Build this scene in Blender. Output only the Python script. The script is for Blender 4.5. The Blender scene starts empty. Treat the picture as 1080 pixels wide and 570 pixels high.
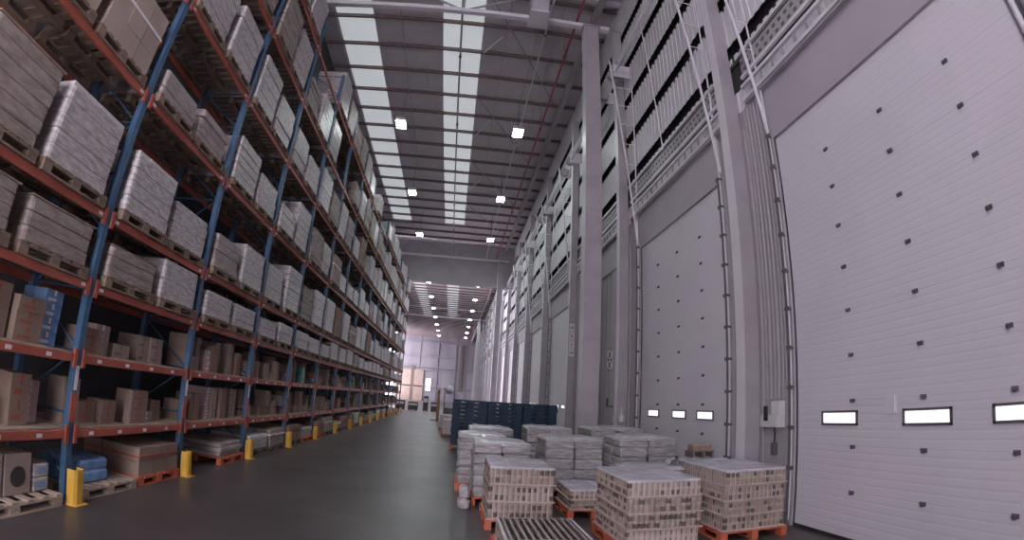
import bpy, math, random
from mathutils import Vector, Matrix
sc = bpy.context.scene
col = sc.collection
R = random.Random(7)
H = 1.86; A = 4.49; B = 5.08
ROOF = 16.9

# ---------------------------------------------------------------- camera
YAW, PITCH, ROLL = -0.1048, 0.260535, -0.060746
cam = bpy.data.cameras.new('camera'); camo = bpy.data.objects.new('camera', cam); col.objects.link(camo)
Rz = Matrix.Rotation(YAW, 3, 'Z'); Rx = Matrix.Rotation(PITCH, 3, 'X'); Ry = Matrix.Rotation(ROLL, 3, 'Y')
M = Rz @ Rx @ Ry
right, fwd, up = M.col[0], M.col[1], M.col[2]
camo.matrix_world = Matrix(((right.x, up.x, -fwd.x, 0), (right.y, up.y, -fwd.y, 0), (right.z, up.z, -fwd.z, H), (0, 0, 0, 1)))
cam.sensor_width = 36; cam.sensor_fit = 'HORIZONTAL'; cam.clip_end = 500; cam.clip_start = .05
cam.type = 'PANO'
cy = cam if hasattr(cam, 'fisheye_polynomial_k1') else cam.cycles
cy.panorama_type = 'FISHEYE_LENS_POLYNOMIAL'
cy.fisheye_fov = math.radians(170)
cy.fisheye_polynomial_k0 = 0; cy.fisheye_polynomial_k1 = -1.0331 / 18; cy.fisheye_polynomial_k2 = 0
cy.fisheye_polynomial_k3 = .0479 / 18 ** 3; cy.fisheye_polynomial_k4 = 0
sc.camera = camo

# ---------------------------------------------------------------- light
SKYLIGHT = .42; LAMP = 110.0; WORLD = 8.0; EXPOSURE = 0.0
w = bpy.data.worlds.new('world'); sc.world = w; w.use_nodes = True
w.node_tree.nodes['Background'].inputs[0].default_value = (.88, .81, .90, 1)
w.node_tree.nodes['Background'].inputs[1].default_value = WORLD
vs = sc.view_settings
vs.view_transform = 'Standard'; vs.look = 'None'; vs.exposure = EXPOSURE; vs.gamma = 1; vs.use_curve_mapping = False
try:
    sc.cycles.max_bounces = 5; sc.cycles.diffuse_bounces = 4; sc.cycles.glossy_bounces = 2
    sc.cycles.sample_clamp_indirect = 4
except Exception: pass

# ---------------------------------------------------------------- materials
def mat(name, c1, c2=None, scale=4, rough=.6, metal=0, stretch=(1, 1, 1), detail=4, bump=0, bscale=None, emit=None, es=0, obj=False, lo=.35, hi=.65):
    m = bpy.data.materials.new(name); m.use_nodes = True
    nt = m.node_tree; bs = nt.nodes['Principled BSDF']
    bs.inputs['Roughness'].default_value = rough; bs.inputs['Metallic'].default_value = metal
    tc = nt.nodes.new('ShaderNodeTexCoord'); mp = nt.nodes.new('ShaderNodeMapping'); mp.inputs['Scale'].default_value = stretch
    nt.links.new(tc.outputs['Object'], mp.inputs[0])
    n = nt.nodes.new('ShaderNodeTexNoise'); n.inputs['Scale'].default_value = scale; n.inputs['Detail'].default_value = detail
    nt.links.new(mp.outputs[0], n.inputs[0])
    cr = nt.nodes.new('ShaderNodeValToRGB'); cr.color_ramp.elements[0].position = lo; cr.color_ramp.elements[1].position = hi
    cr.color_ramp.elements[0].color = (*c1, 1); cr.color_ramp.elements[1].color = (*(c2 or [min(1, v * 1.18) for v in c1]), 1)
    nt.links.new(n.outputs[0], cr.inputs[0]); nt.links.new(cr.outputs[0], bs.inputs['Base Color'])
    if bump:
        b = nt.nodes.new('ShaderNodeBump'); b.inputs['Strength'].default_value = bump; b.inputs['Distance'].default_value = .03
        n2 = nt.nodes.new('ShaderNodeTexNoise'); n2.inputs['Scale'].default_value = bscale or scale * 3; n2.inputs['Detail'].default_value = 3
        nt.links.new(mp.outputs[0], n2.inputs[0]); nt.links.new(n2.outputs[0], b.inputs['Height']); nt.links.new(b.outputs[0], bs.inputs['Normal'])
    if emit:
        bs.inputs['Emission Color'].default_value = (*emit, 1); bs.inputs['Emission Strength'].default_value = es
    return m
MT = dict(
 floor=mat('concrete floor', (.056, .048, .048), (.125, .108, .110), .8, .36, detail=8, lo=.3, hi=.7),
 ceil=mat('roof sheet', (.66, .60, .65), (.72, .66, .71), 1.5, .7),
 purlin=mat('purlin steel', (.17, .12, .12), (.22, .16, .16), 3, .6),
 white=mat('white painted steel', (.74, .71, .76), (.80, .77, .82), 2, .45),
 grey=mat('grey painted steel', (.37, .34, .37), (.43, .40, .43), 2, .5),
 dgrey=mat('dark grey steel', (.10, .095, .105), (.15, .14, .15), 3, .5),
 door=mat('door panel', (.70, .67, .73), (.74, .71, .77), .7, .5),
 lintel=mat('lintel cladding', (.44, .40, .45), (.49, .45, .50), .8, .55),
 panel=mat('wall panel', (.40, .375, .40), (.46, .43, .46), .8, .55),
 clad=mat('ribbed cladding', (.68, .66, .70), (.74, .72, .76), .6, .5),
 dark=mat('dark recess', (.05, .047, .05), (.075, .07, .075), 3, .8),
 rackshade=mat('shade behind rack', (.035, .032, .037), (.06, .055, .06), .6, .7),  # near-black, holds the shade behind the rack in its colour
 farwall=mat('far wall cladding', (.20, .19, .22), (.27, .26, .29), .25, .7, stretch=(1, 1, .2)),
 beige=mat('beige panel', (.32, .25, .21), (.38, .30, .26), .8, .6),
 brown=mat('brown panel', (.13, .10, .085), (.16, .12, .10), 2, .6),
 beam=mat('orange beam', (.40, .10, .065), (.50, .135, .09), 3, .45),
 blue=mat('blue upright', (.05, .115, .20), (.075, .155, .27), 3, .45),
 yellow=mat('yellow guard', (.72, .42, .06), (.80, .50, .09), 5, .5),
 label=mat('paper label', (.80, .78, .80), (.86, .84, .86), 9, .6),
 wood=mat('pallet wood', (.17, .12, .09), (.27, .20, .15), 3, .8, stretch=(1, 1, 8)),
 palewood=mat('pale pallet wood', (.42, .33, .26), (.55, .45, .36), 3, .8, stretch=(1, 1, 8)),
 redpal=mat('orange red pallet paint', (.48, .10, .05), (.60, .17, .09), 5, .6),
 bluepal=mat('dark blue pallet paint', (.010, .035, .070), (.022, .060, .105), 5, .6),
 carton=mat('brown carton', (.27, .19, .15), (.34, .25, .20), 1.5, .75),
 carton2=mat('light carton', (.38, .30, .26), (.46, .37, .32), 1.5, .75),
 carton3=mat('pinkish carton', (.46, .33, .32), (.54, .41, .40), 1.5, .75),
 cartonw=mat('white carton', (.62, .60, .63), (.72, .70, .73), 1.5, .7),
 cartonb=mat('blue pack', (.12, .25, .50), (.25, .42, .66), 5, .4),
 cartong=mat('green pack', (.08, .30, .22), (.14, .40, .30), 5, .5),
 cartonr=mat('red pack', (.45, .12, .10), (.55, .18, .15), 5, .5),
 tape=mat('carton print', (.34, .09, .06), (.42, .13, .09), 5, .6),
 print=mat('dark print', (.06, .05, .05), (.09, .07, .07), 5, .6),
 film=mat('white stretch film', (.40, .36, .36), (.62, .58, .59), 6, .32, stretch=(1, 1, 3), bump=.6, bscale=9),
 packf=mat('clear film over soft packs', (.30, .285, .29), (.50, .48, .49), 5, .35, stretch=(1, 1, 4), bump=.9, bscale=8),
 filmt=mat('film top', (.50, .50, .55), (.66, .66, .71), 3, .22, bump=.5, bscale=7),
 tan=mat('wrapped tan goods', (.26, .21, .19), (.40, .34, .31), 5, .5, stretch=(1, 1, 3), bump=.3),
 sack=mat('wrapped sacks', (.34, .29, .28), (.50, .44, .42), 3, .6, stretch=(1, 1, 3), bump=.7, bscale=6),
 tin=mat('tin cans', (.33, .265, .23), (.47, .40, .36), 9, .35),
 tinl=mat('tin labels', (.30, .22, .18), (.42, .33, .28), 14, .5),
 tinl2=mat('tin labels green', (.09, .075, .06), (.17, .14, .11), 14, .5),
 tray=mat('card tray edge', (.50, .42, .38), (.60, .51, .47), 4, .6),
 lid=mat('can lids', (.62, .60, .63), (.80, .78, .82), 12, .3),
 pipe=mat('red pipe', (.34, .05, .06), (.42, .08, .09), 4, .4),
 rubber=mat('black rubber', (.02, .02, .02), (.04, .04, .04), 4, .8),
 sign=mat('sign white', (.66, .64, .66), (.72, .70, .72), 4, .5),
 signo=mat('sign orange', (.60, .28, .12), (.66, .33, .15), 4, .5),
 redcap=mat('red cap', (.55, .06, .06), (.6, .08, .08), 4, .5),
 hivis=mat('orange brown mast', (.30, .16, .07), (.40, .22, .10), 6, .6),
 skyl=mat('skylight sheet', (.7, .72, .74), (.78, .8, .82), 1, .6, emit=(.90, .95, 1.0), es=SKYLIGHT),
 lamp=mat('lamp diffuser', (.8, .8, .8), (.9, .9, .9), 1, .5, emit=(.88, 1.0, .98), es=LAMP),
 win=mat('door pane', (.8, .8, .82), (.85, .85, .86), 1, .2, emit=(.96, .97, 1.0), es=1.0),
)

# ---------------------------------------------------------------- mesh helpers
class MB:
    def __init__(s): s.v = []; s.f = []; s.m = []
    def box(s, x0, x1, y0, y1, z0, z1, m=0):
        b = len(s.v)
        s.v += [(x0, y0, z0), (x1, y0, z0), (x1, y1, z0), (x0, y1, z0), (x0, y0, z1), (x1, y0, z1), (x1, y1, z1), (x0, y1, z1)]
        s.f += [tuple(b + i for i in q) for q in ((0, 3, 2, 1), (4, 5, 6, 7), (0, 1, 5, 4), (1, 2, 6, 5), (2, 3, 7, 6), (3, 0, 4, 7))]
        s.m += [m] * 6; return s
    def cbox(s, x0, x1, y0, y1, z0, z1, c=.02, m=0):
        "box with chamfered vertical corners and top edge"
        def ring(d, z):
            X0, X1, Y0, Y1 = x0 + d, x1 - d, y0 + d, y1 - d
            return [(X0 + c, Y0, z), (X1 - c, Y0, z), (X1, Y0 + c, z), (X1, Y1 - c, z), (X1 - c, Y1, z), (X0 + c, Y1, z), (X0, Y1 - c, z), (X0, Y0 + c, z)]
        return s.loft([ring(c * .5, z0), ring(0, z0 + c), ring(0, z1 - c), ring(c * .7, z1)], m)
    def loft(s, rings, m=0, cap=True):
        b = len(s.v); n = len(rings[0])
        for r in rings: s.v += [tuple(p) for p in r]
        for k in range(len(rings) - 1):
            for i in range(n):
                j = (i + 1) % n
                s.f.append((b + k * n + i, b + k * n + j, b + (k + 1) * n + j, b + (k + 1) * n + i)); s.m.append(m)
        if cap:
            s.f.append(tuple(b + i for i in reversed(range(n)))); s.f.append(tuple(b + (len(rings) - 1) * n + i for i in range(n))); s.m += [m, m]
        return s
    def bar(s, p, q, r=.02, n=6, m=0, r2=None, sq=False):
        p, q = Vector(p), Vector(q); d = (q - p).normalized()
        a = d.cross(Vector((0, 0, 1)) if abs(d.z) < .9 else Vector((0, 1, 0))).normalized(); b = d.cross(a)
        if sq: n = 4
        rr = []
        for c, rad in ((p, r), (q, r2 or r)):
            rr.append([c + (a * math.cos(t) + b * math.sin(t)) * rad for t in [2 * math.pi * (i + (.5 if sq else 0)) / n for i in range(n)]])
        return s.loft(rr, m)
    def cyl(s, x, y, z0, z1, r, n=10, m=0): return s.bar((x, y, z0), (x, y, z1), r, n, m)
    def path(s, pts, r, n=6, m=0):
        for a, b in zip(pts, pts[1:]): s.bar(a, b, r, n, m)
        return s
    def build(s, name, mats, parent=None, loc=None, smooth=False, kind=None):
        me = bpy.data.meshes.new(name); me.from_pydata(s.v, [], s.f)
        if not isinstance(mats, (list, tuple)): mats = [mats]
        for k in mats: me.materials.append(MT[k])
        if len(mats) > 1: me.polygons.foreach_set('material_index', s.m)
        if smooth: me.polygons.foreach_set('use_smooth', [True] * len(me.polygons))
        me.update(); o = bpy.data.objects.new(name, me); col.objects.link(o)
        if parent: o.parent = parent
        if loc: o.location = loc
        if kind: o['kind'] = kind
        return o
def tag(o, label, cat, group=None, kind=None):
    o['label'] = label; o['category'] = cat
    if group: o['group'] = group
    if kind: o['kind'] = kind
    return o
def thing(name, label, cat, loc=(0, 0, 0), rz=0, group=None):
    o = bpy.data.objects.new(name, None); col.objects.link(o); o.location = loc; o.rotation_euler = (0, 0, rz)
    o.empty_display_size = .1
    return tag(o, label, cat, group)
def copy_thing(o, loc, label, group=None, rz=None):
    c = o.copy(); col.objects.link(c); c.location = loc
    if rz is not None: c.rotation_euler = (0, 0, rz)
    c['label'] = label
    if group: c['group'] = group
    for ch in o.children:
        d = ch.copy(); col.objects.link(d); d.parent = c
        for g in ch.children:
            e = g.copy(); col.objects.link(e); e.parent = d
    return c
ORD = ['first', 'second', 'third', 'fourth', 'fifth', 'sixth', 'seventh', 'eighth', 'ninth', 'tenth', 'eleventh', 'twelfth', 'thirteenth', 'fourteenth', 'fifteenth', 'sixteenth', 'seventeenth', 'eighteenth', 'nineteenth', 'twentieth']
for t in ('twenty', 'thirty', 'forty', 'fifty', 'sixty'):
    ORD += [t + '-' + o for o in ORD[:9]] + [{'twenty': 'thirtieth', 'thirty': 'fortieth', 'forty': 'fiftieth', 'fifty': 'sixtieth', 'sixty': 'seventieth'}[t]]

# ---------------------------------------------------------------- setting: shell
YN = -4.0; YF = 130.0; XL = -15.0; XP = -7.4; YP = 46.0
MB().box(XL - .2, 6.0, YN, YF + .3, -.2, 0).build('floor', 'floor', kind='structure')
# skylight strips (x ranges, y ranges)
SKX = [(-6.5, -4.85), (-1.85, -.12)]; SKY = [(4.0, 42.0), (62.0, 96.0)]
m = MB()
xs = [XL - .2, -6.5, -4.85, -1.85, -.12, 6.0]
for a, b in zip(xs[::2], xs[1::2]): m.box(a, b, YN, YF + .3, ROOF, ROOF + .1)
for x0, x1 in SKX:
    for y0, y1 in ((YN, 4.0), (42.0, 62.0), (96.0, YF + .3)): m.box(x0, x1, y0, y1, ROOF, ROOF + .1)
# standing seams under the sheets
for i in range(int((6 - XL) / 1.0)):
    x = XL + .4 + i
    if any(x0 - .1 < x < x1 + .1 for x0, x1 in SKX): continue
    m.box(x - .02, x + .02, YN, YF, ROOF - .04, ROOF)
ceiling = m.build('ceiling', 'ceil', kind='structure')
k = 0
for x0, x1 in SKX:
    for y0, y1 in SKY:
        k += 1
        MB().box(x0, x1, y0, y1, ROOF + .02, ROOF + .08).build('window_%d' % k, 'skyl', kind='structure')
# purlins: each its own part of the ceiling
pm = MB().box(XL, 5.3, -.045, .045, -.17, 0).box(XL, 5.3, -.045, .03, -.17, -.15)
first = None
y = 16.2 - 1.85 * 10
while y < YF:
    if first is None: first = pm.build('purlin', 'purlin', ceiling, (0, y, ROOF - .04)); o = first
    else: o = first.copy(); col.objects.link(o); o.parent = ceiling; o.location = (0, y, ROOF - .04)
    y += 1.85
# anti-sag rods and diagonal wind braces under the roof
m = MB()
for x in (-3.6, .9, 2.2, 3.0): m.bar((x, YN, ROOF - .2), (x, 62, ROOF - .2), .014, 4)
m.build('sag_rods', 'grey', ceiling)
for s in range(4):
    y0 = 14 + s * 7.4
    MB().bar((-.1, y0, ROOF - .3), (3.9, y0 + 7.4, ROOF - .3), .03, 5).build('wind_brace', 'grey', ceiling)
for xa, ya, xb, yb in ((.02, 17.7, .75, 16.7), (.0, 25.4, .78, 23.6), (.0, 33.2, .75, 31.4)):
    MB().bar((xa, ya, 16.45), (xb, yb, 16.62), .04, 6).build('roof_strut', 'white', ceiling)
# walls
MB().box(XP - .2, XP, YN, YP, 0, ROOF).box(XL, XP, YP - .2, YP, 0, ROOF).build('wall_left_backdrop', 'rackshade', kind='structure')  # added behind the rack to block light and keep the shelf gaps dark
MB().box(XL - .2, XL, 61, 113, 0, ROOF).build('wall_left_far_baffle', 'farwall', kind='structure')  # unseen, added with open ends to limit the light reaching the far hall
MB().box(-1.0, 6.0, YN - .2, YN, 0, ROOF).box(XP, A * -1 - .2, YN - .2, YN, 0, ROOF).build('wall_near_baffle', 'panel', kind='structure')  # unseen, gap shaped so light reaches the doors more than the rack
m = MB()
m.box(XL, 6, YF, YF + .2, 0, ROOF)
for z in (3.5, 7.9, 8.6, 11.5, 15.2): m.box(XL, 5, YF - .35, YF, z, z + .25)
for x in (-9.0, -4.2, .4, 3.0): m.box(x - .12, x + .12, YF - .2, YF, 0, ROOF)
wf = m.build('wall_back', 'farwall', kind='structure')
MB().box(-14.0, -10.9, YF - .35, YF - .16, .0, 7.8).box(-10.2, -7.6, YF - .35, YF - .16, .0, 7.8).build('trim_1', 'beige', kind='structure')
MB().box(-10.9, -10.2, YF - .45, YF - .3, 0, 9).box(1.6, 2.3, YF - .4, YF - .2, 3, 15).build('trim_2', 'brown', kind='structure')
MB().box(-6.9, -5.6, YF - .3, YF - .16, 2.6, 5.8).build('window_9', 'win', kind='structure')
# smoke curtain hanging behind the second truss
MB().box(XL, 5.3, 47.0, 47.1, 12.5, ROOF - .3).build('wall_upper', 'panel', kind='structure')

# ---------------------------------------------------------------- right wall with lifting doors
PITCHY = 6.67; NB = 18
m = MB()
for k in range(-1, NB):
    y0 = 6.33 + PITCHY * k; y1 = 8.23 + PITCHY * k         # infill between two doors
    m.box(B + .02, B + .2, y0, y1, 0, 7.4)
    m.box(B - .01, B + .02, y0 + .22, y0 + .26, 0, 7.0); m.box(B - .01, B + .02, y0 + .86, y0 + .90, 0, 7.0)
m.box(B + .4, B + .6, YN, YF, 0, ROOF)
wr = m.build('wall_right', 'panel', kind='structure')
m = MB()
for k in range(-1, NB):
    y0 = 1.56 + PITCHY * k
    m.box(B + .0, B + .2, y0, y0 + 4.77, 6.34, 7.4)
m.build('lintel', 'lintel', wr)
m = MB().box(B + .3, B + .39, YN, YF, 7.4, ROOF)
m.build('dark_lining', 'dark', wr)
# ribbed cladding strips with dark gaps between them
for z0, z1 in ((7.42, 7.9), (9.12, 10.12), (10.56, 11.66), (12.12, 13.18), (13.62, 14.75), (15.22, ROOF - .1)):
    m = MB(); n0 = len(m.v)
    prof = []; y = -2.0
    while y < 100:
        prof += [(B + .034, y), (B + .034, y + .10), (B + .02, y + .12), (B + .02, y + .22)]; y += .24
    for (x, yy) in prof: m.v += [(x, yy, z0), (x, yy, z1), (x + .012, yy, z0)]
    for i in range(len(prof) - 1):
        a = n0 + i * 3; m.f += [(a, a + 1, a + 4, a + 3), (a + 2, a, a + 3, a + 5)]; m.m += [0, 0]
    m.build('cladding_strip', 'clad', wr)
# perforated girts seen in the gaps
for z in (8.92, 10.34, 11.88, 13.40, 14.98):
    MB().box(B + .24, B + .28, -2, 100, z - .08, z + .10).build('girt', 'dgrey', wr)
    m = MB(); y = 1.0
    while y < 50: m.box(B + .03, B + .05, y, y + .13, z - .26, z - .13); y += .24
    m.build('cladding_teeth', 'clad', wr, kind='stuff')

def door_panels(k):
    y0 = 1.56 + PITCHY * k; y1 = y0 + 4.77
    m = MB(); z = .02; ns = 10; sh = 6.31 / 10.36
    # sections separated by seams, each with fine ribs
    zs = [0.0, .66] + [.66 + .607 * i for i in range(1, 10)]
    zs[-1] = 6.33; pts = []
    for a, b in zip(zs, zs[1:]):
        n = 6; d = (b - a) / n
        for i in range(n):
            za = a + i * d
            if i == 0: pts += [(B + .05, za), (B + .053, za + .004), (B + .053, za + .008), (B + .05, za + .012)]
            else: pts += [(B + .05, za), (B + .052, za + .015), (B + .052, za + .024), (B + .05, za + .042)]
    pts.append((B + .05, 6.33)); pts.append((B + .10, 6.33)); pts.append((B + .10, 0))
    m.loft([[(x, y0, z) for x, z in pts], [(x, y1, z) for x, z in pts]])
    d = m.build('door_%d' % (k + 1), 'door', kind='structure')
    zrow = [.66 + .607 * i for i in range(9)]
    if k < 3:
        for j in (1, 2, 3):
            yy = y1 - 1.19 * j if j not in (0, 4) else (y1 - .08 if j == 0 else y0 + .08)
            for z in zrow:
                h = MB().box(B + .03, B + .052, yy - .04, yy + .04, z - .022, z + .028).bar((B + .03, yy - .035, z + .010), (B + .03, yy + .035, z + .010), .013, 6)
                h.box(B + .005, B + .03, yy - .014, yy + .014, z - .026, z + .0)
                h.build('hinge', 'dgrey', d)
    for yc in (y1 - .92, y1 - 2.42, y1 - 3.66):
        if k > 7: break
        wf = MB()
        a, b, z0, z1 = yc - .36, yc + .36, 1.55, 1.75
        wf.box(B + .03, B + .05, a, b, z0, z0 + .03).box(B + .03, B + .05, a, b, z1 - .03, z1).box(B + .03, B + .05, a, a + .03, z0, z1).box(B + .03, B + .05, b - .03, b, z0, z1)
        f = wf.build('window_frame', 'dgrey', d)
        MB().cbox(B + .042, B + .06, a + .03, b - .03, z0 + .03, z1 - .03, .004).build('pane', 'win', f)
    if k == 0:
        MB().cbox(B + .02, B + .052, 4.38, 4.54, 1.70, 1.92, .004).build('handle_plate', 'door', d)
        MB().bar((B - .03, 1.66, 3.0), (B - .03, 1.66, 6.4), .035, 8).build('spring_guard', 'white', d)
    # rubber bottom seal
    MB().box(B + .03, B + .10, y0, y1, 0, .05).build('bottom_seal', 'rubber', d)
    # vertical guide tracks at both sides with roller brackets, going up as ladders
    for side, yt in ((1, y1), (-1, y0)):
        t = MB().box(B - .02, B + .05, yt - .0 if side > 0 else yt - .10, yt + .10 if side > 0 else yt, 0, 6.5)
        tr = t.build('guide_track', 'grey', d)
        if k < 6:
            u = MB().box(B - .08, B - .05, yt + .02 * side, yt + .05 * side, .1, 13.0) if side > 0 else MB().box(B - .08, B - .05, yt - .05, yt - .02, .1, 13.0)
            u.bar((B - .05, yt + side * .06, 6.5), (B - .80, yt + side * .06, 13.0), .034, 6)
            z = 6.9
            while z < 12.9:
                f = (z - 6.5) / 6.5
                u.bar((B - .05, yt + side * .05, z), (B - .05 - .75 * f, yt + side * .06, z), .014, 4); z += .72
            u.build('lift_rail', 'white', d)
            b = MB(); z = .9
            while z < 6.4:
                b.bar((B - .09, yt + .03 * side, z), (B + .02, yt + .03 * side, z), .03, 8).box(B - .11, B - .08, yt - .05, yt + .07, z - .03, z + .03); z += .607
            b.bar((B - .1, yt + .02 * side, .0), (B - .1, yt + .02 * side, 6.4), .022, 6)
            b.build('track_brackets', 'dgrey', d)
    return d
for k in range(NB):
    if k != 2: door_panels(k)
y0 = 1.56 + PITCHY * 2
m = MB().box(B + .04, B + .2, y0, y0 + 4.77, 0, 6.34)
for i in range(1, 10): m.box(B + .02, B + .04, y0 + .48 * i, y0 + .48 * i + .02, 0, 6.3)
m.build('wall_infill', 'panel', wr)

# door pillars (I sections), one thing each
def ibeam(m, x0, x1, y0, y1, z0, z1, t=.02):
    m.box(x0, x0 + t, y0, y1, z0, z1).box(x1 - t, x1, y0, y1, z0, z1)
    yc = (y0 + y1) / 2; m.box(x0 + t, x1 - t, yc - .01, yc + .01, z0, z1)
    return m
def bcol(m, x0, x1, y0, y1, z0, z1, c=.008):
    return m.cbox(x0, x1, y0, y1, z0, z1, c)
grp = 'door pillars along the right wall'
first = None
for k in range(-1, NB):
    lab = 'grey steel door pillar, %s from the camera along the right wall' % ORD[k + 1]
    if first is None:
        first = thing('door_pillar', lab, 'pillar', (4.92, 7.42 + PITCHY * k, 0), 0, grp)
        bcol(MB(), -.15, .15, -.14, .14, .02, 15.3).build('shaft', 'grey', first)
        MB().box(-.152, -.15, -.14, .14, .02, 15.3).build('flange', 'white', first)
        MB().box(-.2, .15, -.19, .19, 0, .02).build('base_plate', 'dgrey', first)
    else: copy_thing(first, (4.92, 7.42 + PITCHY * k, 0), lab)

# main building columns and trusses
grp = 'main portal columns'
for i, y in enumerate((13.5, 46.2, 84.0)):
    t = thing('portal_column', ['tall light grey portal column behind the wrapped pallets, roof truss on top', 'tall portal column further down the hall under the second roof truss', 'far portal column under the farthest roof truss'][i], 'column', (3.8, y + .22, 0), 0, grp)
    bcol(MB(), -.26, .26, -.22, .22, .03, 14.95, .01).build('shaft', 'grey', t)
    MB().box(-.264, -.26, -.22, .22, .03, 14.95).build('flange', 'white', t)
    MB().box(-.34, .34, -.3, .3, 0, .03).build('base_plate', 'dgrey', t)
    MB().box(-.32, .32, -.28, .28, 14.95, 14.98).build('cap_plate', 'grey', t)
for i, y in enumerate((13.7, 46.4, 84.2)):
    t = thing('roof_truss', ['white lattice roof truss crossing at the top edge of the photo', 'grey lattice roof truss across the middle of the hall', 'farthest roof truss seen under the smoke curtain'][i], 'truss', (0, y, 0), 0, 'roof trusses')
    xl = XL if y > 40 else XP
    MB().box(xl, 4.5, -.1, .1, 14.98, 15.14).build('bottom_chord', 'white', t)
    MB().box(xl, 5.05, -.1, .1, 16.5, 16.64).build('top_chord', 'white', t)
    x = -.9 - 6.4 * 3; seg = []
    while x < 4.4:
        for p, q in (((x, 0, 15.1), (x + 3.2, 0, 16.5)), ((x + 3.2, 0, 16.5), (x + 6.4, 0, 15.1))):
            if min(p[0], q[0]) > xl and max(p[0], q[0]) < 5.05: MB().bar(p, q, .045, 6).build('diagonal', 'grey', t)
        if x > xl: MB().bar((x, 0, 15.1), (x, 0, 16.5), .04, 6).build('vertical', 'grey', t)
        x += 6.4
# eaves beam under the roof on the column line
MB().box(4.15, 4.35, YN, YF, 16.2, 16.66).build('trim_3', 'grey', kind='structure')
# pipes and cable runs under the roof
def run(name, label, cat, x, z, y0, y1, r, mt, step=6):
    t = thing(name, label, cat, (x, y0, z))
    MB().bar((0, 0, 0), (0, y1 - y0, 0), r, 8).build('pipe', mt, t)
    y = 2.0; n = 0
    while y < min(60, y1 - y0): 
        MB().bar((0, y, r), (0, y, ROOF - z - .05), .01, 4).box(-r * 1.5, r * 1.5, y - .03, y + .03, -r * 1.4, r * 1.4).build('hanger', 'dgrey', t); y += step
    return t
run('sprinkler_pipe', 'red sprinkler pipe running along the top of the right columns', 'pipe', 3.32, 15.4, 2.0, 120, .05, 'pipe')
run('sprinkler_pipe', 'grey pipe hung below the middle skylight strip', 'pipe', -1.02, 16.35, 4.0, 60, .045, 'grey')
run('cable_conduit', 'white cable conduit along the right row of ceiling lamps', 'conduit', 2.27, 15.25, 4.0, 60, .035, 'white', 8.7)
# high-bay lamps
lampp = None
def lamp(x, y, label, dark=False):
    global lampp
    if lampp is None:
        lampp = thing('high_bay_lamp', label, 'lamp', (x, y, 14.75), 0, 'ceiling lamps')
        MB().cbox(-.27, .27, -.42, .42, 0, .16, .03).build('housing', 'white', lampp)
        MB().box(-.23, .23, -.38, .38, -.02, 0).build('diffuser', 'lamp', lampp)
        MB().bar((0, -.25, .16), (0, -.25, 2.1), .008, 4).build('cable', 'dgrey', lampp)
        MB().bar((0, .25, .16), (0, .25, 2.1), .008, 4).build('cable', 'dgrey', lampp)
        return
    copy_thing(lampp, (x, y, 14.75), label)
for i in range(11): lamp(2.15, 21.6 + 8.75 * i, 'glowing ceiling lamp, %s from the camera in the row nearer the doors' % ORD[i])
for i in range(11): lamp(-3.75, 21.8 + 8.75 * i, 'glowing ceiling lamp, %s from the camera in the row nearer the racks' % ORD[i])
t = thing('unlit_lamp_box', 'boxy grey fixture hanging from the first roof truss above the aisle', 'box', (1.75, 12.9, 14.35))  # next lamp of the right row, unlit
MB().cbox(-.3, .3, -.4, .4, 0, 1.4, .03).build('housing', 'lintel', t)
MB().box(-.33, .33, -.43, .43, -.05, 0).build('bottom_frame', 'white', t)
MB().bar((0, 0, 1.4), (0, 0, 2.5), .03, 6).build('hanger', 'grey', t)

# galleries above the doors: rails, ladder tray, perforated beam
first = None
for k in range(9):
    lab = 'steel gallery of rails and perforated tray above the %s dock door' % ORD[k]
    loc = (B, 1.56 + PITCHY * k, 0)
    if first: copy_thing(first, loc, lab); continue
    first = thing('door_gallery', lab, 'gallery', loc, 0, 'galleries above the dock doors')
    L0, L1 = -.55, 5.3
    for x, z in ((-.05, 8.56), (-.07, 7.98), (-.11, 7.74), (-.09, 7.46)):
        MB().box(x - .03, x + .03, L0, L1, z - .035, z + .035).build('rail', 'white', first)
    m = MB()
    y = L0 + .1
    while y < L1: m.box(-.115, -.085, y, y + .05, 7.46, 7.74); y += .36
    m.build('tray_rungs', 'grey', first, kind='stuff')
    m = MB().box(-.045, -.04, L0, L1, 8.05, 8.45); y = L0 + .08
    m.build('perforated_plate', 'grey', first)
    m = MB()
    while y < L1:
        m.box(-.052, -.045, y, y + .09, 8.12, 8.19).box(-.052, -.045, y + .06, y + .15, 8.29, 8.36); y += .2
    m.build('plate_slots', 'dgrey', first, kind='stuff')
    MB().box(-.10, .0, L0, L1, 7.36, 7.39).build('soffit', 'grey', first)
# torsion shafts with cable drums high above the doors
first = None
for k in range(8):
    lab = 'torsion shaft with cable drum high above the %s dock door' % ORD[k]
    loc = (4.55, 1.56 + PITCHY * k, 12.75)
    if first: copy_thing(first, loc, lab); continue
    first = thing('torsion_shaft', lab, 'shaft', loc, 0, 'door torsion shafts')
    MB().bar((0, -.1, 0), (0, 5.3, 0), .05, 8).build('shaft', 'white', first)
    MB().bar((.0, .3, .20), (.0, 4.6, .20), .06, 10).build('spring_tube', 'white', first)
    for y in (-.2, 5.25):
        MB().bar((0, y, 0), (0, y + .16, 0), .17, 14).bar((0, y - .02, 0), (0, y, 0), .2, 14).bar((0, y + .16, 0), (0, y + .18, 0), .2, 14).build('drum', 'grey', first)
    MB().box(-.08, .5, 5.0, 5.04, -.2, .3).build('bracket', 'white', first); MB().box(-.08, .5, .0, .04, -.2, .3).build('bracket', 'white', first)
    MB().bar((.0, 2.5, 0), (.38, 2.5, -4.4), .018, 5).build('cable', 'white', first)

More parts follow.
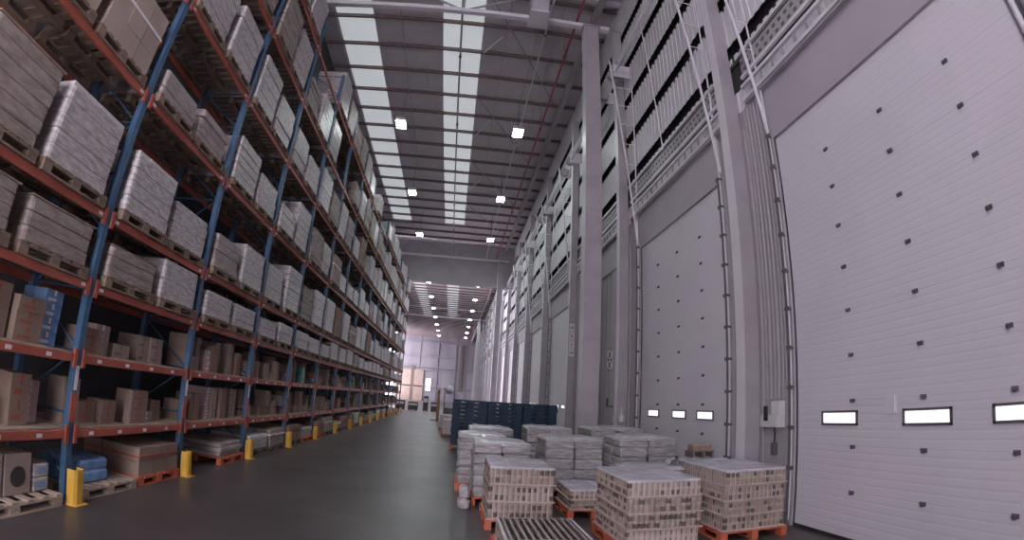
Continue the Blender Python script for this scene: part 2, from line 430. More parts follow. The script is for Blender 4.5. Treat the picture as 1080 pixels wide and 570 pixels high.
# wiring pipes and control boxes beside door one
t = thing('cable_pipes', 'five thin vertical conduit pipes beside the nearest big dock door', 'pipes', (B, 6.8, 0))
for i in range(5):
    MB().bar((-.06, -.24 + .11 * i, 1.95), (-.06, -.24 + .11 * i, 7.3), .018, 6).build('pipe', 'lintel' if i % 2 else 'grey', t)
t = thing('control_box', 'pale door control box below the conduit pipes by the nearest door', 'box', (B + .02, 6.85, 1.5))
MB().cbox(-.16, 0, -.24, .24, 0, .20, .01).build('housing', 'sign', t)
MB().cbox(-.13, 0, -.26, -.02, .20, .42, .01).build('upper_box', 'white', t)
MB().box(-.19, -.16, .02, .10, .1, .34).build('lever', 'rubber', t)
t = thing('key_switch', 'small dark switch with hanging cable under the door control box', 'switch', (B + .02, 6.85, 1.05))
MB().cbox(-.08, 0, -.05, .05, 0, .2, .01).build('housing', 'dgrey', t)
MB().path([(-.04, 0, .2), (-.05, -.03, .32), (-.04, 0, .45)], .012).build('cable', 'rubber', t)
# signs
def sign_strip(name, label, loc, items, wd, hh, x_facing=False):
    t = thing(name, label, 'sign', loc)
    for i, kd in enumerate(items):
        z0 = (len(items) - 1 - i) * hh
        def P(u, v, d): return (u, -d, z0 + v) if not x_facing else (-d, -u, z0 + v)
        def pl(poly, d, thick, mt, nm):
            m = MB(); m.loft([[P(u, v, d - thick) for u, v in poly], [P(u, v, d) for u, v in poly]]); m.build(nm, mt, t)
        q = wd / 2 - .01
        pl([(-q, .01), (q, .01), (q, hh - .01), (-q, hh - .01)], .006, .006, 'sign', 'plate')
        c = hh / 2; s = wd * .32
        if kd in ('right', 'left'):
            g = 1 if kd == 'right' else -1
            pl([(-g * s, c - .15 * s), (g * s * .2, c - .15 * s), (g * s * .2, c + .15 * s), (-g * s, c + .15 * s)][::g], .009, .003, 'print', 'arrow')
            pl([(g * s * .1, c - .7 * s), (g * s, c), (g * s * .1, c + .7 * s)][::g], .009, .003, 'print', 'arrow_head')
        elif kd == 'ext':
            pl([(-.3 * s, c - .9 * s), (.3 * s, c - .9 * s), (.3 * s, c + .4 * s), (.1 * s, c + .8 * s), (-.1 * s, c + .8 * s), (-.3 * s, c + .4 * s)], .009, .003, 'signo', 'pictogram')
        elif kd == 'man':
            pl([(-.16 * s, c - .9 * s), (.16 * s, c - .9 * s), (.28 * s, c + .4 * s), (0, c + .95 * s), (-.28 * s, c + .4 * s)], .009, .003, 'print', 'pictogram')
        elif kd == 'mark':
            for a, b in ((-1, -1), (1, 1)):
                pl([(a * s - .0, c + b * s * 1), (a * s * .2, c + b * s * 1), (a * s, c + b * s * .2)][::(1 if a * b > 0 else -1)], .009, .003, 'print', 'mark')
            pl([(-s * 1.1, c + s * .5), (-s * .8, c + s * 1.1), (-s * 1.1, c + s * 1.1)][::-1], .009, .003, 'print', 'mark')
            pl([(-.45 * s, c - .45 * s), (.45 * s, c - .45 * s), (.3 * s, c + .45 * s), (-.3 * s, c + .45 * s)], .009, .003, 'print', 'mark')
            pl([(s * 1.1, c - s * .3), (s * .7, c - s * 1.1), (s * 1.1, c - s * 1.1)][::-1], .009, .003, 'print', 'mark')
    return t
sign_strip('exit_sign', 'vertical strip of four arrow and safety pictograms on a brown pillar', (4.915, 20.62, 3.80), ['right', 'man', 'ext', 'right'], .26, .36)
sign_strip('fire_sign', 'pair of square black and white signs on the wall by the light column', (B - .0, 15.75, 2.98), ['mark', 'mark'], .62, .34, True)
t = thing('door_handle_box', 'small lever and bracket low on the wall panel beside the portal column', 'lever', (B + .02, 15.6, 1.75))
MB().box(-.05, 0, -.25, .25, 0, .05).box(-.08, -.02, .18, .24, 0, .3).build('lever', 'dgrey', t)
MB().cbox(-.07, 0, -.6, -.48, -.45, -.25, .01).build('socket', 'white', t)
t = thing('wall_socket', 'small white socket box on the grey pillar left of the second door', 'socket', (4.90, 13.89, 1.35))
MB().cbox(-.08, .04, -.05, 0, 0, .2, .01).build('housing', 'white', t)
MB().cyl(-.02, -.03, .2, .42, .012, 6).build('conduit', 'white', t)

# ---------------------------------------------------------------- pallet rack (one bolted run)
NBAY = 15; Y0 = 2.35; DY = 2.8; XB = -A - 1.05
LV = [.86, 1.76, 2.62, 3.50, 5.22, 6.97, 8.72, 10.47]
rack = thing('pallet_rack', 'long orange and blue pallet rack filled with goods along the left side', 'rack', (-A, Y0, 0))
post = MB(); 
for dx in (0, -1.0): post.box(dx - .09, dx, -.05, .05, .01, 11.6) if dx else post.box(-.09, 0, -.05, .05, .01, 11.6)
post.box(-.14, .04, -.09, .09, 0, .01).box(-1.14, -.96, -.09, .09, 0, .01)
brace = MB(); z = .3; s = 0
while z < 11.2:
    a, b = (-.06, -1.03) if s % 2 == 0 else (-1.03, -.06)
    brace.bar((a, 0, z), (b, 0, z + .75), .015, 4); z += .75; s += 1
    brace.bar((-.06, 0, z), (-1.03, 0, z), .016, 4)
ppart = bpart = None
for i in range(NBAY + 1):
    y = DY * i
    if i == 0:
        ppart = post.build('upright', 'blue', rack); bpart = brace.build('frame_brace', 'blue', rack)
    else:
        for src in (ppart, bpart):
            o = src.copy(); col.objects.link(o); o.parent = rack; o.location = (0, y, 0)
# red sleeve on the foot of the uprights
sl = MB().box(-.005, .008, -.055, .055, .95, 1.30).box(-.005, .004, -.03, .03, 1.33, 1.62, 1)
sleeve = None
for i in range(1, NBAY + 1):
    if sleeve is None: sleeve = sl.build('upright_sleeve', ['beam', 'label'], rack, (0, DY * i, 0))
    else: o = sleeve.copy(); col.objects.link(o); o.parent = rack; o.location = (0, DY * i, 0)
def beam_mb(level, back=False):
    h = .10
    m = MB().cbox(-.045, .0, .05, DY - .05, -h, 0, .006)
    for y in (.05, DY - .11): m.box(-.02, .012, y, y + .06, -h - .06, .06)
    if level < 2 and not back:
        for j in range(4):
            y = .35 + j * .62; m.box(0, .003, y, y + .09, -.075, -.03, 1)
    elif not back:
        m.box(0, .003, .14, .22, -.07, -.03, 1); m.box(0, .003, DY - .22, DY - .14, -.07, -.03, 1)
    return m
n = 0; rest = MB()
bm = {}
for i in range(NBAY):
    for l, z in enumerate(LV):
        n += 1
        key = (min(l, 2), False)
        if i < 12:
            if key not in bm: bm[key] = beam_mb(l).build('beam', ['beam', 'label'], rack, (.01, DY * i, z))
            else:
                o = bm[key].copy(); col.objects.link(o); o.parent = rack; o.location = (.01, DY * i, z)
        else: rest.cbox(-.035, .01, DY * i + .05, DY * i + DY - .05, z - .1, z, .006)
for i in range(NBAY):
    for z in LV: rest.cbox(-1.095, -1.05, DY * i + .05, DY * i + DY - .05, z - .1, z, .006)
rest.build('beam', 'beam', rack, kind='stuff')
# shelf decks on the two picking levels
dk = None
for i in range(NBAY):
    for z in LV[:2]:
        if dk is None:
            m = MB()
            for j in range(9): m.box(-1.04, -.05, .06 + j * .298, .06 + j * .298 + .28, 0, .02)
            dk = m.build('shelf_deck', 'palewood', rack, (0, DY * i, z))
        else: o = dk.copy(); col.objects.link(o); o.parent = rack; o.location = (0, DY * i, z)
# yellow post guards
g = None
for i in range(1, NBAY + 1):
    lab = 'yellow column guard at the foot of the %s rack upright from the camera' % ORD[i - 1]
    loc = (-A + .12, Y0 + DY * i, 0)
    if g: copy_thing(g, loc, lab); continue
    g = thing('post_guard', lab, 'guard', loc, 0, 'yellow post guards')
    m = MB()
    pts = [(.06, -.09), (.085, -.05), (.085, .05), (.06, .09), (-.05, .09), (-.05, .08), (.05, .08), (.07, .045), (.07, -.045), (.05, -.08), (-.05, -.08), (-.05, -.09)]
    m.loft([[(x, y, .0) for x, y in pts], [(x, y, .42) for x, y in pts]]); m.build('shield', 'yellow', g)
    MB().box(-.05, .13, -.12, .12, 0, .008).build('foot_plate', 'yellow', g)

# ---------------------------------------------------------------- pallets and loads
def pallet_mb(lx=1.1, ly=1.15, h=.144):
    "deck boards run across y"
    m = MB(); nb = 7; w = .10
    for i in range(nb):
        y = -ly / 2 + i * (ly - w) / (nb - 1); m.box(-lx / 2, lx / 2, y, y + w, h - .022, h)
    for x in (-lx / 2, -.05, lx / 2 - .1):
        m.box(x, x + .1, -ly / 2, ly / 2, h - .044, h - .022)
        for y in (-ly / 2, -.07, ly / 2 - .14): m.box(x, x + .1, y, y + .14, .022, h - .044)
        m.box(x, x + .1, -ly / 2, ly / 2, 0, .022)
    return m
def cartons_mb(rnd, lx, ly, h, nx, ny, nz, g=.006, jit=.008, z0=.144):
    m = MB()
    for k in range(nz):
        for i in range(nx):
            for j in range(ny):
                if 0 < i < nx - 1 and 0 < j < ny - 1 and k < nz - 1: continue
                a, b = -lx / 2 + i * lx / nx, -ly / 2 + j * ly / ny
                dx, dy = rnd.uniform(-jit, jit), rnd.uniform(-jit, jit)
                m.box(a + g + dx, a + lx / nx - g + dx, b + g + dy, b + ly / ny - g + dy, z0 + k * h / nz, z0 + (k + 1) * h / nz - g, 0)
    return m
def wrapped_mb(rnd, lx, ly, h, layers, bulge=.02, z0=.144, n=6):
    "shrink-wrapped stack: rounded layered outline with slight bulges"
    rings = []
    def ring(z, d, ph):
        out = []
        for (sx, sy) in ((-1, -1), (1, -1), (1, 1), (-1, 1)):
            for q in range(3):
                c = .05
                ax = {(-1, -1): [(0, c), (c * .3, c * .3), (c, 0)], (1, -1): [(-c, 0), (-c * .3, c * .3), (0, c)], (1, 1): [(0, -c), (-c * .3, -c * .3), (-c, 0)], (-1, 1): [(c, 0), (c * .3, -c * .3), (0, -c)]}[(sx, sy)][q]
                out.append((sx * (lx / 2 - d) + ax[0], sy * (ly / 2 - d) + ax[1], z))
        return out
    for k in range(layers):
        za = z0 + k * h / layers; zb = z0 + (k + 1) * h / layers; dd = rnd.uniform(0, bulge)
        rings += [ring(za + .003, .010 + dd, 0), ring(za + .012, dd, 0), ring(zb - .012, dd, 0), ring(zb - .003, .010 + dd, 0)]
    return MB().loft(rings)
protos = {}
def proto_load(kind, hh, var):
    key = (kind, hh, var)
    if key in protos: return None
    return key
LABK = {'film': 'white shrink-wrapped pallet load', 'tan': 'tan wrapped pallet load', 'carton': 'pallet load of brown cartons', 'cartonl': 'pallet load of pale cartons', 'sack': 'pallet load of pale sacks', 'pack': 'lilac white wrapped pallet load'}
def make_load(kind, hh, label, loc, group, pal='wood', lx=1.12, ly=1.17):
    key = (kind, hh, pal)
    if key in protos and (lx, ly) == (1.12, 1.17): return copy_thing(protos[key], loc, label, group)
    t = thing('pallet_load', label, 'pallet load', loc, 0, group)
    pallet_mb(lx, ly).build('pallet', pal, t)
    r = random.Random(hash(key[1]) % 999 + len(kind)); L = lx - .06; W = ly - .05
    if kind == 'film':
        wrapped_mb(r, L, W, hh, max(2, round(hh / .28))).build('wrapped_goods', 'film', t)
        MB().box(-L / 2 + .04, L / 2 - .04, -W / 2 + .04, W / 2 - .04, .144 + hh, .144 + hh + .01).build('top_sheet', 'filmt', t)
    elif kind == 'pack':
        wrapped_mb(r, L, W, hh, max(3, round(hh / .18)), .01).build('wrapped_goods', 'film', t)
        cartons_mb(r, L - .03, W - .03, .05, 3, 4, 1, z0=.144 + hh).build('top_layer', 'cartonw', t)
    elif kind == 'tan': 
        wrapped_mb(r, L, W, hh, max(3, round(hh / .14)), .014).build('wrapped_goods', 'tan', t)
        MB().box(-L / 2, L / 2, -W / 2, W / 2, .144 + hh, .144 + hh + .012).build('top_sheet', 'carton2', t)
    elif kind == 'sack': wrapped_mb(r, L, W, hh, max(3, round(hh / .15)), .05).build('sacks', 'sack', t)
    else:
        cartons_mb(r, L, W, hh, 3, 3, max(2, round(hh / .32))).build('cartons', 'carton' if kind == 'carton' else 'carton2', t)
        MB().box(-L / 2 - .006, L / 2 + .006, -W / 2 - .006, W / 2 + .006, .144 + hh * .62, .144 + hh * .62 + .04).build('strap', 'tape' if kind == 'carton' else 'label', t)
    if (lx, ly) == (1.12, 1.17): protos[key] = t
    return t
HT = {2: (.40, .48, .55), 3: (.76, .9, 1.05), 4: (.55, .8, .95, 1.1), 5: (.8, .95, 1.1, 1.2), 6: (.8, .95, 1.1, 1.2), 7: (.9, 1.1, 1.3)}
NEAR = {(0, 3, 0): ('tan', .9), (0, 3, 1): ('pack', .9), (1, 3, 0): ('pack', .8), (1, 3, 1): ('film', .62), (0, 2, 0): ('tan', .5), (0, 2, 1): ('tan', .48), (1, 2, 0): ('tan', .40), (1, 2, 1): ('film', .58),
        (0, 4, 0): ('cartonl', .9), (0, 4, 1): ('cartonl', .95), (1, 4, 0): ('sack', .45), (1, 4, 1): ('sack', .55), (2, 4, 0): ('pack', .85), (2, 4, 1): ('film', .7), (2, 3, 0): ('sack', .62), (2, 3, 1): ('film', .8), (3, 3, 0): ('film', .8),
        (1, 5, 0): ('pack', .95), (1, 5, 1): ('film', 1.1), (2, 5, 0): ('film', 1.1), (2, 5, 1): ('film', .95)}
lvname = {2: 'third', 3: 'fourth', 4: 'fifth', 5: 'sixth', 6: 'seventh', 7: 'top'}
for i in range(NBAY):
    for l in range(2, 8):
        for s in range(2):
            if l == 7 and (i in (3,) or (i > 5 and R.random() < .2)): continue
            if l > 3 and i > 2 and R.random() < .06: continue
            if (i, l, s) in NEAR: kd, hh = NEAR[(i, l, s)]
            else:
                kd = R.choices(['film', 'pack', 'tan', 'cartonl', 'carton', 'sack'], [6, 4, 1, 1.6, .8, 1])[0]; hh = R.choice(HT[l])
            yy = Y0 + DY * i + (.75, 2.05)[s] + R.uniform(-.03, .03)
            lab = '%s, %s of two in rack bay %s, %s beam level' % (LABK[kd], ('nearer', 'farther')[s], ORD[i].replace('first', 'one').replace('second', 'two').replace('third', 'three').replace('fourth', 'four').replace('fifth', 'five').replace('sixth', 'six').replace('seventh', 'seven').replace('eighth', 'eight').replace('ninth', 'nine').replace('tenth', 'ten').replace('eleventh', 'eleven').replace('twelfth', 'twelve') if i < 12 else ORD[i], lvname[l])
            make_load(kd, hh, lab, (-A - .50 + R.uniform(-.03, .03), yy, LV[l] + .002), 'pallet loads on the %s rack level' % lvname[l])
# floor level of the rack
FL = {0: [('carton', .42, .75), None], 1: [None, ('carton', .52, 2.05)]}
def fl(i, s, kd, hh, pal, what):
    make_load(kd, hh, what, (-A - .46, Y0 + DY * i + (.75, 2.03)[s], 0), 'pallets on the floor under the rack', pal)
fl(1, 1, 'carton', .42, 'redpal', 'brown banded carton load on the floor left of the second yellow guard')
fl(2, 1, 'sack', .28, 'redpal', 'low dark sack pallet on the floor in rack bay three')
fl(3, 0, 'pack', .28, 'wood', 'low pale pack load on the floor, nearer in rack bay four')
fl(3, 1, 'cartonl', .40, 'wood', 'pale carton load on the floor, farther in rack bay four')
for i in range(4, NBAY):
    for s in range(2):
        if R.random() < .15: continue
        kd = R.choice(['cartonl', 'carton', 'film', 'tan']); fl(i, s, kd, R.choice((.28, .42, .5)), R.choice(('wood', 'redpal')), '%s on the floor, %s in the %s rack bay' % (LABK[kd], ('nearer', 'farther')[s], ORD[i]))
# bay one floor: big cartons with round emblem on a pale pallet
def floor_pallet(label, y, ly, mt='palewood', lx=1.1):
    o = pallet_mb(lx, ly).build('pallet', mt, loc=(-A - .44, y, 0)); tag(o, label, 'pallet'); return o
floor_pallet('pale wooden pallet under emblem cartons at the lower left corner', 4.2, 1.5)
for j in range(2):
    t = thing('emblem_carton', 'large brown carton with round black emblem, %s on the corner pallet' % ('nearer', 'farther')[j], 'carton', (-A - .35, 3.98 + j * .44, .146), 0, 'emblem cartons')
    MB().cbox(-.25, .25, -.205, .205, 0, .45, .008).build('box', 'carton2', t)
    m = MB(); m.bar((.25, 0, .2), (.256, 0, .2), .115, 20); m.build('emblem', 'print', t)
    MB().box(-.25, .252, -.02, .02, .448, .453).build('tape', 'carton', t)
for j, (zz) in enumerate((0, .16)):
    t = thing('glass_pack', 'low pale pack beside the emblem cartons, %s of two' % ('lower', 'upper')[j], 'pack', (-A - .3, 4.80, .146 + zz), 0, 'pale packs beside emblem cartons')
    MB().cbox(-.2, .2, -.13, .13, 0, .155, .02).build('wrap', 'film', t)
    MB().box(.2, .204, -.08, .08, .04, .11).build('print', 'cartonb', t)
floor_pallet('pale empty-ended wooden pallet under the blue pack right of first guard', 5.92, 1.2)
t = thing('blue_pack', 'blue shrink-wrapped pack on the pale wooden pallet by first guard', 'pack', (-A - .4, 5.72, .146))
MB().cbox(-.35, .35, -.33, .33, 0, .16, .03).build('lower_layer', 'cartonb', t)
MB().cbox(-.34, .34, -.30, .32, .16, .30, .03).build('upper_layer', 'cartonb', t)

# loose cartons on the two picking levels
NUM = ['one', 'two', 'three', 'four', 'five', 'six', 'seven', 'eight', 'nine', 'ten', 'eleven', 'twelve', 'thirteen', 'fourteen', 'fifteen']
cprot = {}
def carton(kd, sx, sy, sz, loc, label, group):
    key = (kd, sx, sy, sz)
    if key in cprot: return copy_thing(cprot[key], loc, label, group)
    t = thing('carton', label, 'carton', loc, 0, group)
    MB().box(-sx / 2, sx / 2, -sy / 2, sy / 2, 0, sz).build('box', kd, t)
    MB().box(-sx / 2 - .001, sx / 2 + .0015, -.02, .02, sz * .6, sz + .0012).box(sx / 2, sx / 2 + .002, -sy * .36, sy * .1, sz * .2, sz * .42).build('tape_and_print', {'carton': 'tape', 'carton2': 'carton', 'carton3': 'label', 'cartonw': 'cartonb', 'cartonb': 'label', 'cartong': 'label', 'cartonr': 'label'}[kd], t)
    cprot[key] = t; return t
CN = {'carton': 'brown carton', 'carton2': 'pale brown carton', 'carton3': 'pinkish carton', 'cartonw': 'white carton', 'cartonb': 'blue pack', 'cartong': 'green pack', 'cartonr': 'red pack'}
count = 0; far = [MB(), MB()]
SP = ['brown cardboard cartons', 'pale']
KM = ['carton', 'carton2', 'carton3', 'cartonw', 'cartonb', 'cartong', 'cartonr']
for i in range(NBAY):
    for l in range(2):
        y = Y0 + DY * i + .12; yend = Y0 + DY * (i + 1) - .12; st = 0
        if i == 0: y += 1.2 if l == 0 else 1.3
        while True:
            sy = R.choice((.17, .21, .26, .32)) if i > 1 else R.choice((.30, .36, .42)); 
            if y + sy > yend: break
            kd = R.choices(KM, [6, 5, 3, 1.2, .4, .3, .15] if i > 1 else [6, 5, 3, .3, .3, 0, 0])[0]
            sz = R.choice((.12, .16, .2) if i > 1 else (.16, .2, .28)); top = R.uniform(.22, .72) if i else R.uniform(.5, .72)
            nz = max(1, int(top / sz)); sx = R.choice((.3, .4))
            xx = -A - .10 - sx / 2 - R.uniform(0, .25)
            indiv = count + nz <= 300
            for q in range(nz):
                loc = (xx + R.uniform(-.01, .01), y + sy / 2, LV[l] + .021 + q * (sz + .001))
                if indiv:
                    count += 1
                    lab = '%s, number %s up in stack %s, shelf level %s, rack bay %s' % (CN[kd], NUM[q], NUM[st], NUM[l], NUM[i])
                    carton(kd, sx, sy, sz, loc, lab, 'cartons on the %s picking shelf' % ('lower', 'upper')[l])
                else:
                    far[l].box(loc[0] - sx / 2, loc[0] + sx / 2, loc[1] - sy / 2, loc[1] + sy / 2, loc[2], loc[2] + sz, KM.index(kd))
            y += sy + R.choice((.01, .02, .05, .12, .3)); st += 1
for l in range(2):
    o = far[l].build('cartons', KM, kind='stuff'); tag(o, 'many small cartons on the distant part of the %s picking shelf' % ('lower', 'upper')[l], 'cartons')

# ---------------------------------------------------------------- goods on the floor at the right
def cans_load(name, label, x0, x1, y0, y1, ztop, layers, pal='redpal', tone='tinl', nlx=12, pz=.144, group='pallets of canned goods in front of the doors', pal_over=.04):
    cx, cyy = (x0 + x1) / 2, (y0 + y1) / 2; lx, ly = x1 - x0, y1 - y0
    t = thing(name, label, 'pallet load', (cx, cyy, 0), 0, group)
    pallet_mb(lx + pal_over * 2, ly + pal_over * 2, pz).build('pallet', pal, t)
    h = (ztop - pz) / layers; r = lx / nlx / 2; rr = random.Random(int(x0 * 100))
    nly = int(ly / (2 * r)); offs = [(rr.uniform(-.016, .016), rr.uniform(-.016, .016)) for _ in range(layers)]
    cans = MB(); lab = MB(); lids = MB(); trays = MB(); sheet = MB()
    for k in range(layers):
        z0 = pz + k * h; ox, oy = offs[k]
        for i in range(nlx):
            for j in range(nly):
                if not (i in (0, nlx - 1) or j in (0, nly - 1)): continue
                x = -lx / 2 + r + i * 2 * r + ox; y = -ly / 2 + r + j * (ly - 2 * r) / (nly - 1) + oy
                for q in (0, 1):
                    za = z0 + h * (.06 + .46 * q); zb = za + h * .45
                    cans.cyl(x, y, za, zb, r * .96, 8, 0)
                    if rr.random() < .8: lab.cyl(x, y, za + h * .08, zb - h * .10, r * .985, 8, 0 if rr.random() < .62 else 1)
        e = .016
        trays.box(-lx / 2 + ox - e, lx / 2 + ox + e, -ly / 2 + oy - e, ly / 2 + oy + e, z0, z0 + h * .07)
        trays.box(-lx / 2 + ox + r, lx / 2 + ox - r, -ly / 2 + oy + r, ly / 2 + oy - r, z0 + h * .07, z0 + h)
    ox, oy = offs[-1]
    for i in range(nlx):
        for j in range(nly):
            x = -lx / 2 + r + i * 2 * r + ox; y = -ly / 2 + r + j * (ly - 2 * r) / (nly - 1) + oy
            lids.cyl(x, y, ztop - .03, ztop, r * .93, 8)
    trays.box(-lx / 2 + .02, lx / 2 - .02, -ly / 2 + .02, ly / 2 - .02, pz, ztop - .03)
    cans.build('cans', 'tin', t, smooth=False, kind='stuff'); lab.build('can_labels', [tone, 'tinl2'], t, kind='stuff')
    trays.build('card_trays', 'tray', t)
    if layers == 1: lids.build('can_lids', 'lid', t, kind='stuff')
    else:
        np_ = 3
        for i in range(np_):
            for j in range(2):
                a = -lx / 2 + i * lx / np_ + ox; b = -ly / 2 + j * ly / 2 + oy
                MB().cbox(a + .004, a + lx / np_ - .004, b + .004, b + ly / 2 - .004, ztop - .03, ztop + .006 + rr.uniform(0, .006), .012).build('film_sheet', 'filmt', t)
    return t
cans_load('canned_goods_load', 'pallet of stacked tins on orange pallet, nearest the aisle', .60, 1.53, 7.0, 8.15, .90, 3, tone='tinl', nlx=12)
cans_load('canned_goods_load', 'large pallet of tins in card trays, front centre of the pallet group', 2.12, 3.09, 5.62, 6.95, .94, 4, tone='tinl', nlx=14)
cans_load('canned_goods_load', 'pallet of tins standing right beside the big dock door', 3.62, 4.62, 5.95, 7.25, .97, 4, tone='tinl', nlx=14)
cans_load('canned_goods_load', 'low layer of tins at the bottom edge of the photo', .62, 1.58, 5.05, 6.2, .38, 1, pal='redpal', tone='tinl', nlx=12)
cans_load('canned_goods_load', 'half-empty pallet of tins behind between the two stacked loads', 1.95, 2.75, 7.75, 8.75, .46, 2, tone='tinl', nlx=10)
def film_load(label, x0, x1, y0, y1, ztop, layers, pal='redpal', sheet='filmt'):
    t = thing('wrapped_load', label, 'pallet load', ((x0 + x1) / 2, (y0 + y1) / 2, 0), 0, 'white wrapped loads near the doors')
    lx, ly = x1 - x0, y1 - y0
    pallet_mb(lx + .06, ly + .06).build('pallet', pal, t)
    r = random.Random(int(x0 * 77 + y0 * 13)); 
    # four columns of soft packs with seams, wrapped
    for k in range(layers):
        z0 = .144 + (ztop - .144) * k / layers; h = (ztop - .144) / layers
        for ix in range(2):
            for iy in range(2):
                j = [r.uniform(-.012, .012) for _ in range(4)]
                a = -lx / 2 + ix * lx / 2; b = -ly / 2 + iy * ly / 2
                m = MB(); 
                m.cbox(a + .006 + j[0], a + lx / 2 - .006 + j[1], b + .006 + j[2], b + ly / 2 - .006 + j[3], z0, z0 + h - .006, .03)
                m.build('soft_pack', 'packf', t)
    n = 8; m = MB(); b0 = len(m.v)
    for i in range(n + 1):
        for jn in range(n + 1):
            e = 1 if 0 < i < n and 0 < jn < n else 0
            m.v.append((-lx / 2 - .01 + (lx + .02) * i / n, -ly / 2 - .01 + (ly + .02) * jn / n, ztop + .004 + e * r.uniform(0, .03) - (0 if e else .05)))
    for i in range(n):
        for jn in range(n):
            a = i * (n + 1) + jn; m.f.append((a, a + n + 1, a + n + 2, a + 1)); m.m.append(0)
    m.build('film_top', sheet, t, smooth=True)
    return t
film_load('white wrapped load directly behind the tins pallet nearest the aisle', .44, 1.42, 8.55, 9.6, 1.10, 5)
film_load('white wrapped load at the aisle corner with orange pallet foot showing', .20, 1.15, 9.85, 10.95, 1.12, 6)
film_load('white wrapped load in the back row beside the dark blue pallets', .48, 1.5, 11.7, 12.8, 1.16, 5)
film_load('wide white wrapped load with vertical seam behind the half-empty pallet', 1.86, 3.02, 9.5, 10.7, 1.15, 5)
film_load('back row white wrapped load just left of the portal column', 1.78, 2.85, 11.4, 12.5, 1.25, 6)
film_load('white wrapped load in front of the second dock door', 3.09, 4.22, 8.75, 9.85, 1.24, 6)
film_load('back row white wrapped load right of the portal column', 3.15, 4.4, 10.95, 12.2, 1.30, 6)
film_load('low flat-topped wrapped load behind the large tins pallet', 2.86, 3.92, 7.4, 8.5, .82, 4)
film_load('wrapped load just behind the tins by the big door', 4.00, 4.75, 7.5, 8.3, .93, 4)
# small tray stack standing on the load by the door
t = thing('tin_tray_stack', 'small stack of brown cartons on a tray on top of a wrapped load', 'stack', (4.22, 7.85, .972))
m = MB()
for x in (-.2, 0, .2): m.box(x - .02, x + .02, -.12, .12, 0, .09)
m.box(-.22, .22, -.13, .13, .09, .11); m.build('tray', 'tinl2', t)
for a in (-1, 0, 1):
    MB().box(a * .12 - .055, a * .12 + .055, -.1, .1, .11, .2).build('carton', 'carton', t)
MB().box(-.17, .17, -.1, .1, .2, .22).build('lid_board', 'carton2', t)
t = thing('film_roll', 'pale roll of wrapping film lying on the low wrapped load', 'roll', (3.75, 8.0, .90), .9)
MB().bar((-.2, 0, 0), (.2, 0, 0), .045, 12).build('film', 'filmt', t)
MB().bar((-.23, 0, 0), (.23, 0, 0), .02, 10).build('core', 'carton2', t)
# loose shrink pack on the floor at the aisle corner
t = thing('film_bundle', 'crumpled pile of packs in film beside the nearest tins pallet', 'bundle', (.33, 8.42, 0))
MB().cbox(-.12, .08, -.2, .2, 0, .16, .04).build('lower_pack', 'film', t); MB().cbox(-.10, .07, -.16, .17, .16, .36, .04).build('upper_pack', 'film', t)

# dark blue empty pallets in stacks
bp = None
base = [(.66, 17.9), (1.9, 17.9), (3.14, 17.9)]
names = ['left', 'middle', 'right']
for s, (x, y) in enumerate(base):
    for q in range(11):
        lab = 'dark blue pallet, %s from the floor in the %s blue stack' % (ORD[q], names[s])
        loc = (x + R.uniform(-.015, .015), y + R.uniform(-.015, .015), .146 + q * .1455) if s == 0 else (x + R.uniform(-.015, .015), y + R.uniform(-.015, .015), q * .1455 + (.0 if s else 0))
        if s: loc = (loc[0], loc[1], .146 + q * .1455)
        if bp is None:
            m = MB().cbox(-.6, .6, -.5, .5, .085, .144, .008).cbox(-.6, .6, -.5, .5, 0, .03, .006)
            for bx in (-.6, -.14, .32):
                for by in (-.5, -.1, .3): m.box(bx, bx + .28, by, by + .2, .03, .085)
            bp = m.build('pallet', 'bluepal', loc=loc); tag(bp, lab, 'pallet', 'stacked dark blue pallets')
        else:
            o = bp.copy(); col.objects.link(o); o.location = loc; o['label'] = lab
    o = pallet_mb(1.24, 1.04).build('pallet', 'redpal', loc=(x, y, 0)); tag(o, 'orange red pallet under the %s stack of dark blue pallets' % names[s], 'pallet')
# further loads along the aisle edge
for i, (x, y, h) in enumerate(((.15, 22.9, .62), (-.05, 26.5, .7))):
    t = thing('wrapped_load', ['small white wrapped load on orange pallet beyond the blue stacks', 'farther pinkish wrapped load near the truck'][i], 'pallet load', (x, y, 0), 0, 'loads beyond the blue stacks')
    pallet_mb(1.0, 1.2).build('pallet', 'redpal', t)
    wrapped_mb(R, .9, 1.1, h, 4).build('wrapped_goods', 'film', t)
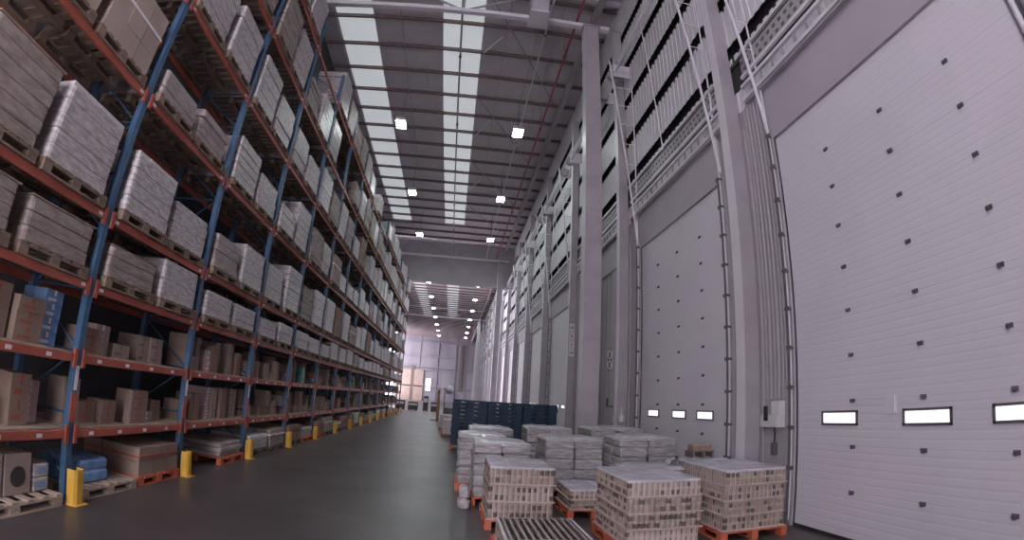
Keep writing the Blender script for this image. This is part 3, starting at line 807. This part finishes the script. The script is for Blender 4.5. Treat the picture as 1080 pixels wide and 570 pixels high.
# reach truck far down the aisle
t = thing('reach_truck', 'distant reach truck with brown mast and white bundle on top', 'truck', (-.45, 35.0, 0))
MB().cbox(-.05, .75, -.6, .6, .12, 1.0, .06).build('body', 'dgrey', t)
MB().box(-.52, -.34, -.1, .0, .0, 2.15).box(-.52, -.34, .35, .45, 0, 2.15).box(-.5, -.36, -.1, .45, 2.0, 2.15).box(-.48, -.40, 0, .35, .3, 1.6).build('mast', 'hivis', t)
for x in (-.02, .68):
    for y in (-.5, .5): MB().bar((x, y, 1.0), (x, y, 1.95), .03, 6).build('guard_post', 'dgrey', t)
MB().box(-.05, .72, -.55, .55, 1.95, 2.0).build('overhead_guard', 'dgrey', t)
for y in (-.35, .35):
    MB().bar((.1, y - .08, .14), (.1, y + .08, .14), .14, 14).build('wheel', 'rubber', t)
    MB().bar((.62, y - .08, .14), (.62, y + .08, .14), .14, 14).build('wheel', 'rubber', t)
    MB().box(-.9, -.52, y * .5 - .05, y * .5 + .05, .04, .09).build('fork', 'dgrey', t)
m = MB(); rings = []
for k in range(9):
    a = math.pi * k / 8; rr = .36 * math.sin(a) + .01; rings.append([(.25 + rr * math.cos(q * .524), rr * math.sin(q * .524), 2.27 - .27 * math.cos(a)) for q in range(12)])
m.loft(rings); m.build('white_bundle', 'label', t, smooth=True)
# dark equipment standing far away on the floor
for i, (x, w_, h) in enumerate(((-5.2, .9, 1.0), (-3.9, 1.0, .9), (-2.6, .5, 1.6), (-1.6, .9, 1.0))):
    t = thing('floor_cabinet', ['dark low machine at the far end of the rack', 'dark low machine, second from the far rack end', 'tall narrow dark cabinet far down the hall', 'dark low machine just left of the reach truck'][i], 'machine', (x, 52, 0), 0, 'dark equipment far down the hall')
    MB().cbox(-w_ / 2, w_ / 2, -.4, .4, .08, h, .05).build('body', 'rubber', t)
    for sx in (-1, 1): MB().box(sx * w_ * .35 - .05, sx * w_ * .35 + .05, -.3, .3, 0, .08).build('foot', 'rubber', t)
    MB().box(-w_ / 2 + .05, w_ / 2 - .05, -.41, -.4, h * .6, h * .85).build('panel', 'grey', t)
